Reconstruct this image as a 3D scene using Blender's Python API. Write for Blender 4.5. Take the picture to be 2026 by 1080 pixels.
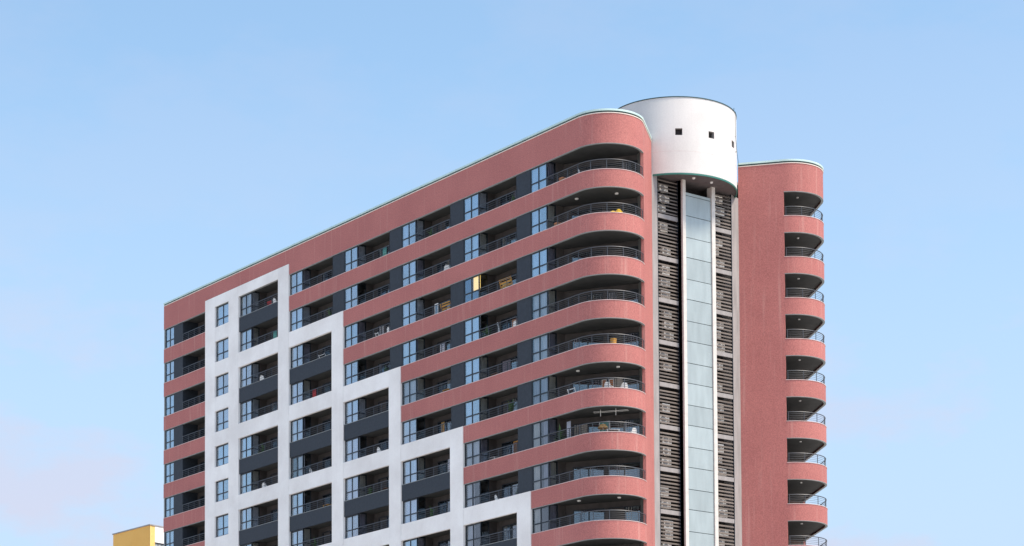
import bpy, bmesh, math, random
from mathutils import Vector

rnd = random.Random(7)
R_ = math.radians
scene = bpy.context.scene
for o in list(bpy.data.objects):
    bpy.data.objects.remove(o, do_unlink=True)
COL = scene.collection
ZO = 55.5                                    # height of the top window heads above the ground

# ------------------------------------------------------------------ camera
cam_d = bpy.data.cameras.new('camera')
cam = bpy.data.objects.new('camera', cam_d)
COL.objects.link(cam)
cam_d.sensor_width = 36.0
cam_d.lens = 4586.32 / 2026 * 36.0
cam_d.shift_y = (1613.28 - 540.0) / 2026
cam_d.clip_start = 1.0
cam_d.clip_end = 6000.0
yaw, pitch, roll = 0.9221946, 0.0536143, -0.0058316
fw = Vector((-math.sin(yaw), math.cos(yaw), 0)); rt = Vector((math.cos(yaw), math.sin(yaw), 0)); up = Vector((0, 0, 1))
fw, up = fw * math.cos(pitch) + up * math.sin(pitch), up * math.cos(pitch) - fw * math.sin(pitch)
rt, up = rt * math.cos(roll) + up * math.sin(roll), up * math.cos(roll) - rt * math.sin(roll)
CAM = Vector((171.2036, -97.6656, -53.9147 + ZO))
from mathutils import Matrix
cam.matrix_world = Matrix(((rt.x, up.x, -fw.x, CAM.x), (rt.y, up.y, -fw.y, CAM.y), (rt.z, up.z, -fw.z, CAM.z), (0, 0, 0, 1)))
scene.camera = cam

# ------------------------------------------------------------------ sky, sun, exposure
SUN_AZ = math.atan2(0.42, 0.907)            # direction towards the sun, measured from +X
SUN_EL = R_(59)
sun_vec = Vector((math.cos(SUN_AZ) * math.cos(SUN_EL), math.sin(SUN_AZ) * math.cos(SUN_EL), math.sin(SUN_EL)))
world = bpy.data.worlds.new('World'); scene.world = world
world.use_nodes = True
wn, wl = world.node_tree.nodes, world.node_tree.links
wn.clear()
w_out = wn.new('ShaderNodeOutputWorld')
w_bg = wn.new('ShaderNodeBackground'); w_bg.inputs['Strength'].default_value = 0.0625
sky = wn.new('ShaderNodeTexSky'); sky.sky_type = 'NISHITA'; sky.sun_disc = False
sky.sun_elevation = SUN_EL
sky.sun_rotation = math.atan2(sun_vec.x, sun_vec.y)
sky.air_density = 1.0; sky.dust_density = 1.0; sky.ozone_density = 2.0
tc = wn.new('ShaderNodeTexCoord')
mp = wn.new('ShaderNodeMapping'); mp.inputs['Scale'].default_value = (7.0, 7.0, 15.0)
mp.inputs['Location'].default_value = (1.209, 7.627, 6.874)
nz = wn.new('ShaderNodeTexNoise'); nz.inputs['Scale'].default_value = 1.0; nz.inputs['Detail'].default_value = 7; nz.inputs['Roughness'].default_value = 0.6
cr = wn.new('ShaderNodeValToRGB')
cr.color_ramp.elements[0].position = 0.47; cr.color_ramp.elements[0].color = (0, 0, 0, 1)
cr.color_ramp.elements[1].position = 0.58; cr.color_ramp.elements[1].color = (1.0, 1.0, 1.0, 1)
mixc = wn.new('ShaderNodeMixRGB'); mixc.inputs['Color2'].default_value = (2.95, 2.92, 3.55, 1)
wl.new(tc.outputs['Generated'], mp.inputs['Vector']); wl.new(mp.outputs['Vector'], nz.inputs['Vector'])
# cloud thickens towards the horizon all round
sx = wn.new('ShaderNodeSeparateXYZ'); wl.new(tc.outputs['Generated'], sx.inputs['Vector'])
el = wn.new('ShaderNodeMapRange'); el.inputs['From Min'].default_value = 0.30; el.inputs['From Max'].default_value = 0.12
el.inputs['To Min'].default_value = 0.10; el.inputs['To Max'].default_value = 1.0
wl.new(sx.outputs['Z'], el.inputs['Value'])
cm = wn.new('ShaderNodeMath'); cm.operation = 'MULTIPLY'
wl.new(nz.outputs['Fac'], cr.inputs['Fac']); wl.new(cr.outputs['Color'], cm.inputs[0]); wl.new(el.outputs['Result'], cm.inputs[1]); wl.new(cm.outputs[0], mixc.inputs['Fac'])
hs = wn.new('ShaderNodeHueSaturation'); hs.inputs['Hue'].default_value = 0.488; hs.inputs['Saturation'].default_value = 0.96; hs.inputs['Value'].default_value = 1.0
wl.new(sky.outputs['Color'], hs.inputs['Color']); 
hz_ = wn.new('ShaderNodeMapRange'); hz_.inputs['From Min'].default_value = 0.36; hz_.inputs['From Max'].default_value = 0.10
hz_.inputs['To Max'].default_value = 0.9; wl.new(sx.outputs['Z'], hz_.inputs['Value'])
hm = wn.new('ShaderNodeMixRGB'); hm.inputs['Color2'].default_value = (2.30, 2.85, 3.70, 1)     # pale haze low in the sky, all round
wl.new(hz_.outputs['Result'], hm.inputs['Fac']); wl.new(hs.outputs['Color'], hm.inputs['Color1'])
wl.new(hm.outputs['Color'], mixc.inputs['Color1']); wl.new(mixc.outputs['Color'], w_bg.inputs['Color'])
wl.new(w_bg.outputs['Background'], w_out.inputs['Surface'])

sd = bpy.data.lights.new('sun', 'SUN'); sd.energy = 1.42; sd.angle = R_(12); sd.color = (1.0, 0.87, 0.72)
sun = bpy.data.objects.new('sun', sd); COL.objects.link(sun)
sun.location = (120, 80, 120)
sun.rotation_euler = (-sun_vec).to_track_quat('-Z', 'Y').to_euler()

scene.view_settings.view_transform = 'Standard'
scene.view_settings.look = 'None'
scene.view_settings.exposure = 1.95
scene.view_settings.gamma = 1.0
scene.view_settings.use_curve_mapping = False
scene.render.engine = 'CYCLES'
scene.cycles.max_bounces = 8
scene.cycles.transparent_max_bounces = 16

# ------------------------------------------------------------------ materials
MATS = {}
def new_mat(name):
    m = bpy.data.materials.new(name); m.use_nodes = True
    n, l = m.node_tree.nodes, m.node_tree.links
    MATS[name] = m
    return m, n, l, n['Principled BSDF']

def plain(name, col, rough=0.6, metal=0.0, var=0.10, scale=3.0, bump=0.0, spec=0.5, zstretch=1.0, objvar=0.0):
    """base colour with soft procedural variation and optional relief"""
    m, n, l, b = new_mat(name)
    t = n.new('ShaderNodeTexCoord'); mp = n.new('ShaderNodeMapping'); mp.inputs['Scale'].default_value = (1, 1, zstretch)
    z = n.new('ShaderNodeTexNoise'); z.inputs['Scale'].default_value = scale; z.inputs['Detail'].default_value = 6
    r = n.new('ShaderNodeValToRGB')
    r.color_ramp.elements[0].position = 0.3; r.color_ramp.elements[1].position = 0.7
    r.color_ramp.elements[0].color = tuple(c * (1 - var) for c in col) + (1,)
    r.color_ramp.elements[1].color = tuple(min(1, c * (1 + var)) for c in col) + (1,)
    l.new(t.outputs['Object'], mp.inputs['Vector']); l.new(mp.outputs['Vector'], z.inputs['Vector'])
    l.new(z.outputs['Fac'], r.inputs['Fac'])
    oi = n.new('ShaderNodeObjectInfo'); rg = n.new('ShaderNodeMapRange'); rg.inputs['To Min'].default_value = 1 - objvar; rg.inputs['To Max'].default_value = 1 + objvar * 0.6
    l.new(oi.outputs['Random'], rg.inputs['Value'])
    ml = n.new('ShaderNodeVectorMath'); ml.operation = 'SCALE'; l.new(r.outputs['Color'], ml.inputs[0]); l.new(rg.outputs['Result'], ml.inputs['Scale'])
    l.new(ml.outputs['Vector'], b.inputs['Base Color'])
    b.inputs['Roughness'].default_value = rough; b.inputs['Metallic'].default_value = metal
    b.inputs['Specular IOR Level'].default_value = spec
    if bump:
        z2 = n.new('ShaderNodeTexNoise'); z2.inputs['Scale'].default_value = 30; z2.inputs['Detail'].default_value = 4
        bp = n.new('ShaderNodeBump'); bp.inputs['Strength'].default_value = bump; bp.inputs['Distance'].default_value = 0.02
        l.new(t.outputs['Object'], z2.inputs['Vector']); l.new(z2.outputs['Fac'], bp.inputs['Height']); l.new(bp.outputs['Normal'], b.inputs['Normal'])
    return m

def render_mat(name, col, dark, light, streak=0.5, speck=0.6, rough=0.75, tile=0.0):
    """rendered / mosaic wall: fine speckle, broad patches, rain streaks running down"""
    m, n, l, b = new_mat(name)
    t = n.new('ShaderNodeTexCoord')
    geo = n.new('ShaderNodeNewGeometry')
    def noise(scale, sc=(1, 1, 1), det=4, rgh=0.6):
        mp = n.new('ShaderNodeMapping'); mp.inputs['Scale'].default_value = sc
        z = n.new('ShaderNodeTexNoise'); z.inputs['Scale'].default_value = scale; z.inputs['Detail'].default_value = det; z.inputs['Roughness'].default_value = rgh
        l.new(geo.outputs['Position'], mp.inputs['Vector']); l.new(mp.outputs['Vector'], z.inputs['Vector'])
        return z.outputs['Fac']
    def ramp(fac, p0, p1, c0=(0, 0, 0, 1), c1=(1, 1, 1, 1)):
        r = n.new('ShaderNodeValToRGB'); e = r.color_ramp.elements
        e[0].position = p0; e[1].position = p1; e[0].color = c0; e[1].color = c1
        l.new(fac, r.inputs['Fac']); return r.outputs['Color']
    def mix(fac, a, c, typ='MIX', f=None):
        x = n.new('ShaderNodeMixRGB'); x.blend_type = typ
        if f is not None: x.inputs['Fac'].default_value = f
        else: l.new(fac, x.inputs['Fac'])
        for s, v in (('Color1', a), ('Color2', c)):
            if isinstance(v, tuple): x.inputs[s].default_value = v
            else: l.new(v, x.inputs[s])
        return x.outputs['Color']
    base = mix(ramp(noise(0.28, det=5), 0.38, 0.62), tuple(col) + (1,), tuple(dark) + (1,))
    sp = ramp(noise(12.0, det=4, rgh=0.8), 0.38, 0.62)
    base = mix(None, base, mix(sp, tuple(c * 0.70 for c in col) + (1,), tuple(min(1, c * 1.32) for c in col) + (1,)), 'MIX', speck)
    st = ramp(noise(1.0, (3.2, 3.2, 0.16), 4, 0.55), 0.56, 0.80, (0, 0, 0, 1), (streak,) * 3 + (1,))
    base = mix(st, base, tuple(light) + (1,))
    st2 = ramp(noise(1.0, (5.0, 5.0, 0.3), 4, 0.55), 0.60, 0.82, (0, 0, 0, 1), (streak * 0.8,) * 3 + (1,))
    base = mix(st2, base, tuple(dark) + (1,))
    oi = n.new('ShaderNodeObjectInfo'); rg = n.new('ShaderNodeMapRange'); rg.inputs['To Min'].default_value = 0.955; rg.inputs['To Max'].default_value = 1.035
    l.new(oi.outputs['Random'], rg.inputs['Value'])
    ml = n.new('ShaderNodeVectorMath'); ml.operation = 'SCALE'; l.new(base, ml.inputs[0]); l.new(rg.outputs['Result'], ml.inputs['Scale'])
    l.new(ml.outputs['Vector'], b.inputs['Base Color'])
    b.inputs['Roughness'].default_value = rough
    b.inputs['Specular IOR Level'].default_value = 0.3
    bp = n.new('ShaderNodeBump'); bp.inputs['Strength'].default_value = 0.35; bp.inputs['Distance'].default_value = 0.015
    l.new(noise(22.0, det=3), bp.inputs['Height']); l.new(bp.outputs['Normal'], b.inputs['Normal'])
    return m

PINK = render_mat('pink_mosaic_render', (0.44, 0.162, 0.145), (0.345, 0.118, 0.110), (0.58, 0.33, 0.29))
WHITE = render_mat('white_painted_render', (0.90, 0.88, 0.85), (0.78, 0.75, 0.72), (0.93, 0.91, 0.88), streak=0.32, speck=0.10)
DRUMW = render_mat('white_drum_render', (0.70, 0.68, 0.66), (0.62, 0.60, 0.58), (0.76, 0.745, 0.73), streak=0.3, speck=0.12)
SLATE = plain('slate_painted_render', (0.022, 0.030, 0.042), 0.7, var=0.18, scale=6, bump=0.3)
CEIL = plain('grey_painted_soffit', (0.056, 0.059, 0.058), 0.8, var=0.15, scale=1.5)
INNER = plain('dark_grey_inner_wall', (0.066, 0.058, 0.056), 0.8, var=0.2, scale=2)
INPALE = plain('grey_inner_wall', (0.16, 0.16, 0.15), 0.8, var=0.15, scale=2)
CONC = plain('grey_concrete', (0.30, 0.285, 0.28), 0.85, var=0.15, scale=2.5, bump=0.3, zstretch=0.2)
SILL = plain('pale_stone_sill', (0.62, 0.50, 0.48), 0.6, var=0.12)
EDGE = plain('grey_drip_edge', (0.26, 0.28, 0.28), 0.6, var=0.1)
MINT = plain('mint_green_metal_coping', (0.55, 0.70, 0.66), 0.4, metal=0.2, var=0.1, scale=1.0)
GREEN = plain('dark_green_trim', (0.02, 0.06, 0.06), 0.5)
TEALD = plain('teal_drip_edge', (0.03, 0.16, 0.13), 0.5)
CREAM = plain('cream_coping_strip', (0.72, 0.62, 0.55), 0.6, var=0.1)
ALU = plain('dark_window_aluminium', (0.010, 0.016, 0.024), 0.4, var=0.1)
RAIL = plain('grey_painted_railing', (0.065, 0.072, 0.085), 0.45, metal=0.2, var=0.1)
PANEL = plain('pale_metal_cladding', (0.34, 0.405, 0.42), 0.38, var=0.10, scale=1.6, zstretch=0.25, objvar=0.10)
POST = plain('white_metal_post', (0.62, 0.59, 0.55), 0.5, var=0.08)
SLAT = plain('weathered_louvre_metal', (0.155, 0.132, 0.115), 0.6, metal=0.0, var=0.25, scale=2.0, objvar=0.25)
DARKW = plain('dark_service_wall', (0.03, 0.026, 0.027), 0.9, var=0.2)
ACW = plain('offwhite_air_conditioner_casing', (0.88, 0.83, 0.74), 0.5, var=0.06, objvar=0.2)
GRILLE = plain('dark_fan_grille', (0.24, 0.23, 0.22), 0.6)
SOFF = plain('brown_grey_soffit', (0.10, 0.085, 0.085), 0.85, var=0.15)
LAMP = plain('white_downlight', (0.8, 0.8, 0.78), 0.4, var=0.02)
YEL = render_mat('ochre_painted_render', (0.84, 0.48, 0.13), (0.78, 0.42, 0.10), (0.86, 0.54, 0.18), streak=0.25, speck=0.15)
YELP = plain('yellow_painted_column', (0.80, 0.52, 0.17), 0.7, var=0.06)
GREYG = plain('grey_glass_screen', (0.35, 0.38, 0.38), 0.3, var=0.1)
WPLAS = plain('white_plastic', (0.82, 0.82, 0.80), 0.4, var=0.03)
YCL = plain('bright_yellow_fabric', (0.85, 0.52, 0.02), 0.8, var=0.08)
ORG = plain('orange_wood_slats', (0.62, 0.30, 0.04), 0.6, var=0.15)
CLAY = plain('orange_clay', (0.50, 0.20, 0.08), 0.75, var=0.15)
RED = plain('red_fabric', (0.45, 0.03, 0.03), 0.8, var=0.1)
LEAF = plain('green_leaf', (0.06, 0.13, 0.035), 0.6, var=0.3, scale=8)
TEAL = plain('teal_painted_wood', (0.12, 0.38, 0.33), 0.6, var=0.1)
TAN = plain('tan_patterned_cloth', (0.48, 0.26, 0.08), 0.85, var=0.4, scale=9)
BROWN = plain('brown_wood', (0.16, 0.07, 0.03), 0.6, var=0.2)
ASPH = plain('grey_ground', (0.50, 0.48, 0.45), 0.9, var=0.2, scale=0.05)

def glass_mat(name, ior, tint):
    m, n, l, b = new_mat(name)
    n.remove(b)
    out = n['Material Output']
    lw = n.new('ShaderNodeLayerWeight'); lw.inputs['Blend'].default_value = 0.5
    pw = n.new('ShaderNodeMath'); pw.operation = 'POWER'; pw.inputs[1].default_value = 4.0
    fr = n.new('ShaderNodeMapRange'); fr.inputs['To Min'].default_value = ior; fr.inputs['To Max'].default_value = 1.0
    l.new(lw.outputs['Facing'], pw.inputs[0]); l.new(pw.outputs[0], fr.inputs['Value'])
    tr = n.new('ShaderNodeBsdfTransparent'); tr.inputs['Color'].default_value = tint
    gl = n.new('ShaderNodeBsdfGlossy'); gl.inputs['Roughness'].default_value = 0.015; gl.inputs['Color'].default_value = (0.86, 0.95, 1, 1)
    t = n.new('ShaderNodeTexCoord'); z = n.new('ShaderNodeTexNoise'); z.inputs['Scale'].default_value = 1.3; z.inputs['Detail'].default_value = 1
    bp = n.new('ShaderNodeBump'); bp.inputs['Strength'].default_value = 0.02; bp.inputs['Distance'].default_value = 0.03
    g = n.new('ShaderNodeNewGeometry')
    l.new(g.outputs['Position'], z.inputs['Vector']); l.new(z.outputs['Fac'], bp.inputs['Height']); l.new(bp.outputs['Normal'], gl.inputs['Normal'])
    mx = n.new('ShaderNodeMixShader')
    l.new(fr.outputs['Result'], mx.inputs['Fac']); l.new(tr.outputs['BSDF'], mx.inputs[1]); l.new(gl.outputs['BSDF'], mx.inputs[2])
    l.new(mx.outputs['Shader'], out.inputs['Surface'])
    return m
GLASS = glass_mat('window_glass', 0.31, (0.80, 0.88, 0.96, 1))
GLASS_C = glass_mat('low_reflection_window_glass', 0.10, (0.85, 0.88, 0.90, 1))
GLASS_B = glass_mat('blue_window_glass', 0.20, (0.25, 0.62, 0.85, 1))
DGLASS = glass_mat('balcony_door_glass', 0.16, (0.62, 0.67, 0.72, 1))

def cloth_mat(name, col, transl=0.35):
    m, n, l, b = new_mat(name)
    out = n['Material Output']
    b.inputs['Roughness'].default_value = 0.9; b.inputs['Specular IOR Level'].default_value = 0.1
    t = n.new('ShaderNodeNewGeometry')
    mp = n.new('ShaderNodeMapping'); mp.inputs['Scale'].default_value = (6, 6, 0.4)
    z = n.new('ShaderNodeTexNoise'); z.inputs['Scale'].default_value = 1.5; z.inputs['Detail'].default_value = 3
    r = n.new('ShaderNodeValToRGB')
    r.color_ramp.elements[0].position = 0.3; r.color_ramp.elements[1].position = 0.7
    r.color_ramp.elements[0].color = tuple(c * 0.72 for c in col) + (1,); r.color_ramp.elements[1].color = tuple(col) + (1,)
    l.new(t.outputs['Position'], mp.inputs['Vector']); l.new(mp.outputs['Vector'], z.inputs['Vector']); l.new(z.outputs['Fac'], r.inputs['Fac'])
    l.new(r.outputs['Color'], b.inputs['Base Color'])
    ts = n.new('ShaderNodeBsdfTranslucent'); l.new(r.outputs['Color'], ts.inputs['Color'])
    mx = n.new('ShaderNodeMixShader'); mx.inputs['Fac'].default_value = transl
    l.new(b.outputs['BSDF'], mx.inputs[1]); l.new(ts.outputs['BSDF'], mx.inputs[2]); l.new(mx.outputs['Shader'], out.inputs['Surface'])
    return m
CURT = cloth_mat('pale_sheer_curtain', (0.84, 0.83, 0.88))
CURT2 = cloth_mat('cream_curtain', (0.74, 0.68, 0.60))
CURTB = cloth_mat('brown_curtain', (0.30, 0.20, 0.16))
CURT3 = cloth_mat('lilac_grey_curtain', (0.44, 0.40, 0.48))
m_, n_, l_, b_ = new_mat('warm_lit_curtain')
b_.inputs['Base Color'].default_value = (0.7, 0.55, 0.3, 1); b_.inputs['Emission Color'].default_value = (1.0, 0.62, 0.16, 1); b_.inputs['Emission Strength'].default_value = 0.38
LIT = m_

# ------------------------------------------------------------------ mesh helpers
class MB:
    """collects boxes, prisms and tubes into one mesh"""
    def __init__(s): s.v = []; s.f = []; s.mi = []; s.smooth = []
    def quad(s, *p):
        i = len(s.v); s.v += [tuple(q) for q in p]; s.f.append(tuple(range(i, i + len(p))))
    def box(s, x0, x1, y0, y1, z0, z1):
        i = len(s.v)
        s.v += [(x0, y0, z0), (x1, y0, z0), (x1, y1, z0), (x0, y1, z0), (x0, y0, z1), (x1, y0, z1), (x1, y1, z1), (x0, y1, z1)]
        for q in ((0, 3, 2, 1), (4, 5, 6, 7), (0, 1, 5, 4), (1, 2, 6, 5), (2, 3, 7, 6), (3, 0, 4, 7)): s.f.append(tuple(i + k for k in q))
        return s
    def bar(s, a, b, w, h=None):
        """rectangular bar between two points; w across, h in the other direction"""
        h = h or w
        a, b = Vector(a), Vector(b); d = (b - a).normalized()
        r = d.cross(Vector((0, 0, 1)))
        if r.length < 1e-4: r = Vector((1, 0, 0))
        r.normalize(); u = r.cross(d)
        i = len(s.v)
        for p in (a, b):
            for sx, sy in ((-1, -1), (1, -1), (1, 1), (-1, 1)): s.v.append(tuple(p + r * sx * w / 2 + u * sy * h / 2))
        for q in ((3, 2, 1, 0), (4, 5, 6, 7), (0, 1, 5, 4), (1, 2, 6, 5), (2, 3, 7, 6), (3, 0, 4, 7)): s.f.append(tuple(i + k for k in q))
        return s
    def prism(s, poly, z0, z1):
        n = len(poly); i = len(s.v)
        s.v += [(x, y, z0) for x, y in poly] + [(x, y, z1) for x, y in poly]
        s.f.append(tuple(i + k for k in reversed(range(n)))); s.f.append(tuple(i + n + k for k in range(n)))
        for k in range(n):
            j = (k + 1) % n; s.f.append((i + k, i + j, i + n + j, i + n + k))
        return s
    def sweep(s, path, o0, o1, z0, z1):
        """section between outward offsets o0..o1 and heights z0..z1, swept along a plan path"""
        nr = []
        for k in range(len(path)):
            a = path[max(0, k - 1)]; c = path[min(len(path) - 1, k + 1)]; b = path[k]
            def nn(p, q):
                dx, dy = q[0] - p[0], q[1] - p[1]; L = math.hypot(dx, dy) or 1; return (dy / L, -dx / L)
            n1 = nn(a, b) if k else nn(b, c); n2 = nn(b, c) if k < len(path) - 1 else nn(a, b)
            mx, my = n1[0] + n2[0], n1[1] + n2[1]; L = math.hypot(mx, my); mx /= L; my /= L
            cs = max(0.5, mx * n1[0] + my * n1[1]); nr.append((mx / cs, my / cs))
        i = len(s.v); N = len(path)
        for (x, y), (nx, ny) in zip(path, nr):
            s.v += [(x + nx * o0, y + ny * o0, z0), (x + nx * o1, y + ny * o1, z0), (x + nx * o1, y + ny * o1, z1), (x + nx * o0, y + ny * o0, z1)]
        for k in range(N - 1):
            a, b = i + 4 * k, i + 4 * k + 4
            for q in ((0, 1), (1, 2), (2, 3), (3, 0)): s.f.append((a + q[0], b + q[0], b + q[1], a + q[1])[::-1])
        s.f.append((i, i + 1, i + 2, i + 3)[::-1]); e = i + 4 * (N - 1); s.f.append((e, e + 1, e + 2, e + 3))
        return s
    def tube(s, pts, r, n=6):
        pts = [Vector(p) for p in pts]; i = len(s.v)
        for k, p in enumerate(pts):
            d = (pts[min(k + 1, len(pts) - 1)] - pts[max(k - 1, 0)]).normalized()
            a = d.cross(Vector((0, 0, 1)))
            if a.length < 1e-3: a = Vector((1, 0, 0))
            a.normalize(); b = d.cross(a)
            for q in range(n):
                t = 2 * math.pi * q / n; s.v.append(tuple(p + a * math.cos(t) * r + b * math.sin(t) * r))
        for k in range(len(pts) - 1):
            for q in range(n):
                q2 = (q + 1) % n; s.f.append((i + k * n + q, i + k * n + q2, i + (k + 1) * n + q2, i + (k + 1) * n + q))
        s.f.append(tuple(i + q for q in reversed(range(n)))); e = i + (len(pts) - 1) * n; s.f.append(tuple(e + q for q in range(n)))
        return s
    def lathe(s, prof, n=20, c=(0, 0)):
        i = len(s.v); N = len(prof)
        for r, z in prof:
            for q in range(n):
                t = 2 * math.pi * q / n; s.v.append((c[0] + r * math.cos(t), c[1] + r * math.sin(t), z))
        for k in range(N - 1):
            for q in range(n):
                q2 = (q + 1) % n; s.f.append((i + k * n + q, i + k * n + q2, i + (k + 1) * n + q2, i + (k + 1) * n + q))
        s.f.append(tuple(i + q for q in reversed(range(n)))); e = i + (N - 1) * n; s.f.append(tuple(e + q for q in range(n)))
        return s
    def mesh(s, name, mat, smooth=False):
        me = bpy.data.meshes.new(name); me.from_pydata(s.v, [], s.f); me.update()
        bm = bmesh.new(); bm.from_mesh(me); bmesh.ops.recalc_face_normals(bm, faces=bm.faces)
        bm.to_mesh(me); bm.free()
        me.materials.append(mat)
        if smooth:
            for p in me.polygons: p.use_smooth = True
            me.set_sharp_from_angle(angle=R_(35))
        return me
    def obj(s, name, mat, parent=None, loc=(0, 0, 0), smooth=False):
        return put(name, s.mesh(name, mat, smooth), parent, loc)

WL = {}                                       # world position of every object that parents others
def put(name, me, parent=None, loc=(0, 0, 0), rotz=0.0):
    """links a mesh object; loc is in world coordinates, parents are never rotated unless they are things with local parts"""
    o = bpy.data.objects.new(name, me); COL.objects.link(o)
    loc = Vector(loc)
    if parent is not None:
        o.parent = parent; o.location = loc - WL[parent.name]
    else: o.location = loc
    if rotz: o.rotation_euler = (0, 0, rotz)
    WL[o.name] = loc
    return o
def empty(name, loc, label, cat, group=None, rotz=0.0):
    o = bpy.data.objects.new(name, None); COL.objects.link(o); o.location = loc; o.rotation_euler = (0, 0, rotz)
    o.empty_display_size = 0.3
    WL[o.name] = Vector((0, 0, 0)) if rotz else Vector(loc)
    tag(o, label, cat, group)
    return o
def tag(o, label, cat, group=None):
    o['label'] = label; o['category'] = cat
    if group: o['group'] = group
    return o
def local(name, mesh, parent, loc=(0, 0, 0), rot=(0, 0, 0)):
    """a part given in its thing's own coordinates"""
    o = bpy.data.objects.new(name, mesh); COL.objects.link(o); o.parent = parent; o.location = loc; o.rotation_euler = rot
    return o

# ------------------------------------------------------------------ ground
g = MB(); g.box(-3000, 3000, -3000, 3000, -0.5, 0)
go = g.obj('ground', ASPH); go['kind'] = 'structure'

# ------------------------------------------------------------------ plan of the building
S0, RR, D = 50.175, 2.571, 22.379
XL = -8.05
HO = 1.80                                     # height of the window openings, storeys are 3 m
NROW, NFULL = 9, 10
TH_N, TH_F = R_(131), R_(141)
BAYS = [4.935, 12.93, 20.96, 28.88, 36.83, 44.80]
ENDS = [11.256, 19.30, 27.28, 35.20, 43.20]
WW = 1.87                                     # glazed bay at the left of each opening
LD = 1.55                                     # depth of the loggias
def zl(k): return ZO - 3.0 * k                # window head of storey k
def zs(k): return zl(k) - HO                  # top of its parapet
def arc(t0, t1, n, mirror=False, r=RR):
    out = []
    for k in range(n + 1):
        t = t0 + (t1 - t0) * k / n
        x, y = S0 + r * math.sin(t), RR - r * math.cos(t)
        out.append((x, D - y if mirror else y))
    return out
N1 = arc(TH_N, TH_N, 1)[0]; F1 = arc(TH_F, TH_F, 1, True)[0]
N2 = (49.62, 7.13); F2 = (49.23, 15.735)
TH_Q = R_(29); QD = Vector((-math.cos(TH_Q), math.sin(TH_Q), 0)); QN = Vector((math.sin(TH_Q), math.cos(TH_Q), 0))
A29 = arc(TH_Q, TH_Q, 1, True)[0]
Q = (46.45, A29[1] + (A29[0] - 46.45) * math.tan(TH_Q)); Q2 = (40.0, A29[1] + (A29[0] - 40.0) * math.tan(TH_Q))
def inset(p, d): return (p[0] - QN.x * d, p[1] - QN.y * d)
ARC_N = arc(0, TH_N, 30); ARC_F = arc(TH_F, TH_Q, 26, True)

B = empty('apartment_building', (0, 0, 0), 'tall pink apartment block with stepped white frames, rounded corner balconies and white drum', 'building')

# ---- pink bands
def band(name, path, z0, z1, mat=PINK, th=0.16, sill=True):
    o = MB().sweep(path, -th, 0, z0, z1).obj(name, mat, B, smooth=True)
    if sill: MB().sweep(path, -th - 0.02, 0.025, z1, z1 + 0.035).obj('sill', SILL, o)
    MB().sweep(path, -th, 0.006, z0 - 0.03, z0).obj('drip_edge', EDGE, o)
    return o
band('top_band', [(XL, 0)] + ARC_N, zl(0), ZO + 2.05, sill=False)
band('top_band', ARC_F + [Q], zl(0), ZO + 2.05, sill=False)
STEP = {0: 12.90, 1: 12.90, 2: 20.93, 3: 20.93, 4: 28.85, 5: 28.85, 6: 36.80, 7: 36.80, 8: 44.77, 9: 44.77}
for k in range(NFULL):
    # the band under storey k starts at the white frame's stepped edge
    x0 = STEP[k]
    if k in (1, 3, 5, 7): x0 = {1: 20.93, 3: 28.85, 5: 36.80, 7: 44.77}[k]
    band('parapet_band', [(x0 + (0.0), 0)] + ARC_N, zl(k + 1), zs(k))
    band('parapet_band', ARC_F + [Q], zl(k + 1), zs(k))
    if k < NROW: band('parapet_band', [(XL, 0), (-0.68, 0)], zl(k + 1), zs(k))
ZB = zl(NFULL)                                # bottom of the storeys that are built
# ---- pink end walls beside the core
def wall(name, a, b, th, z0, z1, mat):
    dx, dy = b[0] - a[0], b[1] - a[1]; L = math.hypot(dx, dy); nx, ny = dy / L, -dx / L
    return MB().prism([a, b, (b[0] - nx * th, b[1] - ny * th), (a[0] - nx * th, a[1] - ny * th)], z0, z1).obj(name, mat, B)
wall('end_wall', N1, N2, 0.22, ZB, ZO + 2.05, PINK)
wall('end_wall', F2, F1, 0.22, ZB, ZO + 2.05, PINK)
# ---- coping
for path in ([(XL, 0)] + ARC_N + [N2], [F2, F1] + ARC_F[1:] + [Q, Q2]):
    z = ZO + 2.05
    c = MB().sweep(path, -0.30, 0.05, z + 0.17, z + 0.30).obj('coping', MINT, B)
    MB().sweep(path, -0.30, 0.03, z, z + 0.06).obj('coping_strip', CREAM, c)
    MB().sweep(path, -0.30, -0.03, z + 0.06, z + 0.17).obj('shadow_gap', GREEN, c)  # set-back strip coloured dark as the shadow in the gap under the coping
    MB().sweep(path, -0.34, -0.31, z + 0.33, z + 0.36).obj('lightning_conductor', GREEN, c)
# ---- other outer walls, roof and the plain storeys below the picture
MB().box(XL, -7.90, 0.165, D, ZB, ZO + 2.05).obj('gable_wall', PINK, B)
MB().box(XL + 0.006, -7.885, 0.03, 0.163, ZB, ZO + 1).obj('corner_strip', EDGE, B)
MB().box(XL, 39.9, D - 0.2, D - 0.004, ZB, ZO + 2.05).obj('rear_wall', PINK, B)
MB().sweep([Q, Q2], -0.2, 0, ZB, ZO + 2.05).obj('wing_wall', PINK, B)
MB().box(39.9, 40.06, D - 0.2, Q2[1] - 0.1, ZB, ZO + 2.05).obj('wing_end_wall', PINK, B)
MB().prism([(40.1, D - 0.25), (48.2, D - 0.25)] + [inset(A29, 0.3), inset(Q, 0.3), (40.1, Q2[1] - 0.5)], ZO + 1.2, ZO + 1.4).obj('roof_slab', CONC, B)
MB().box(-7.88, 48.2, 0.2, D - 0.22, ZO + 1.2, ZO + 1.4).obj('roof_slab', CONC, B)
low = [(XL, 0.02)] + arc(0, TH_N, 12, r=RR - 0.02) + [N2, F2] + arc(TH_F, TH_Q, 12, True, r=RR - 0.02) + [Q, Q2, (40.0, D - 0.02), (XL, D - 0.02)]
MB().prism(low, 0, ZB - 0.05).obj('lower_storeys', PINK, B)

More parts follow.
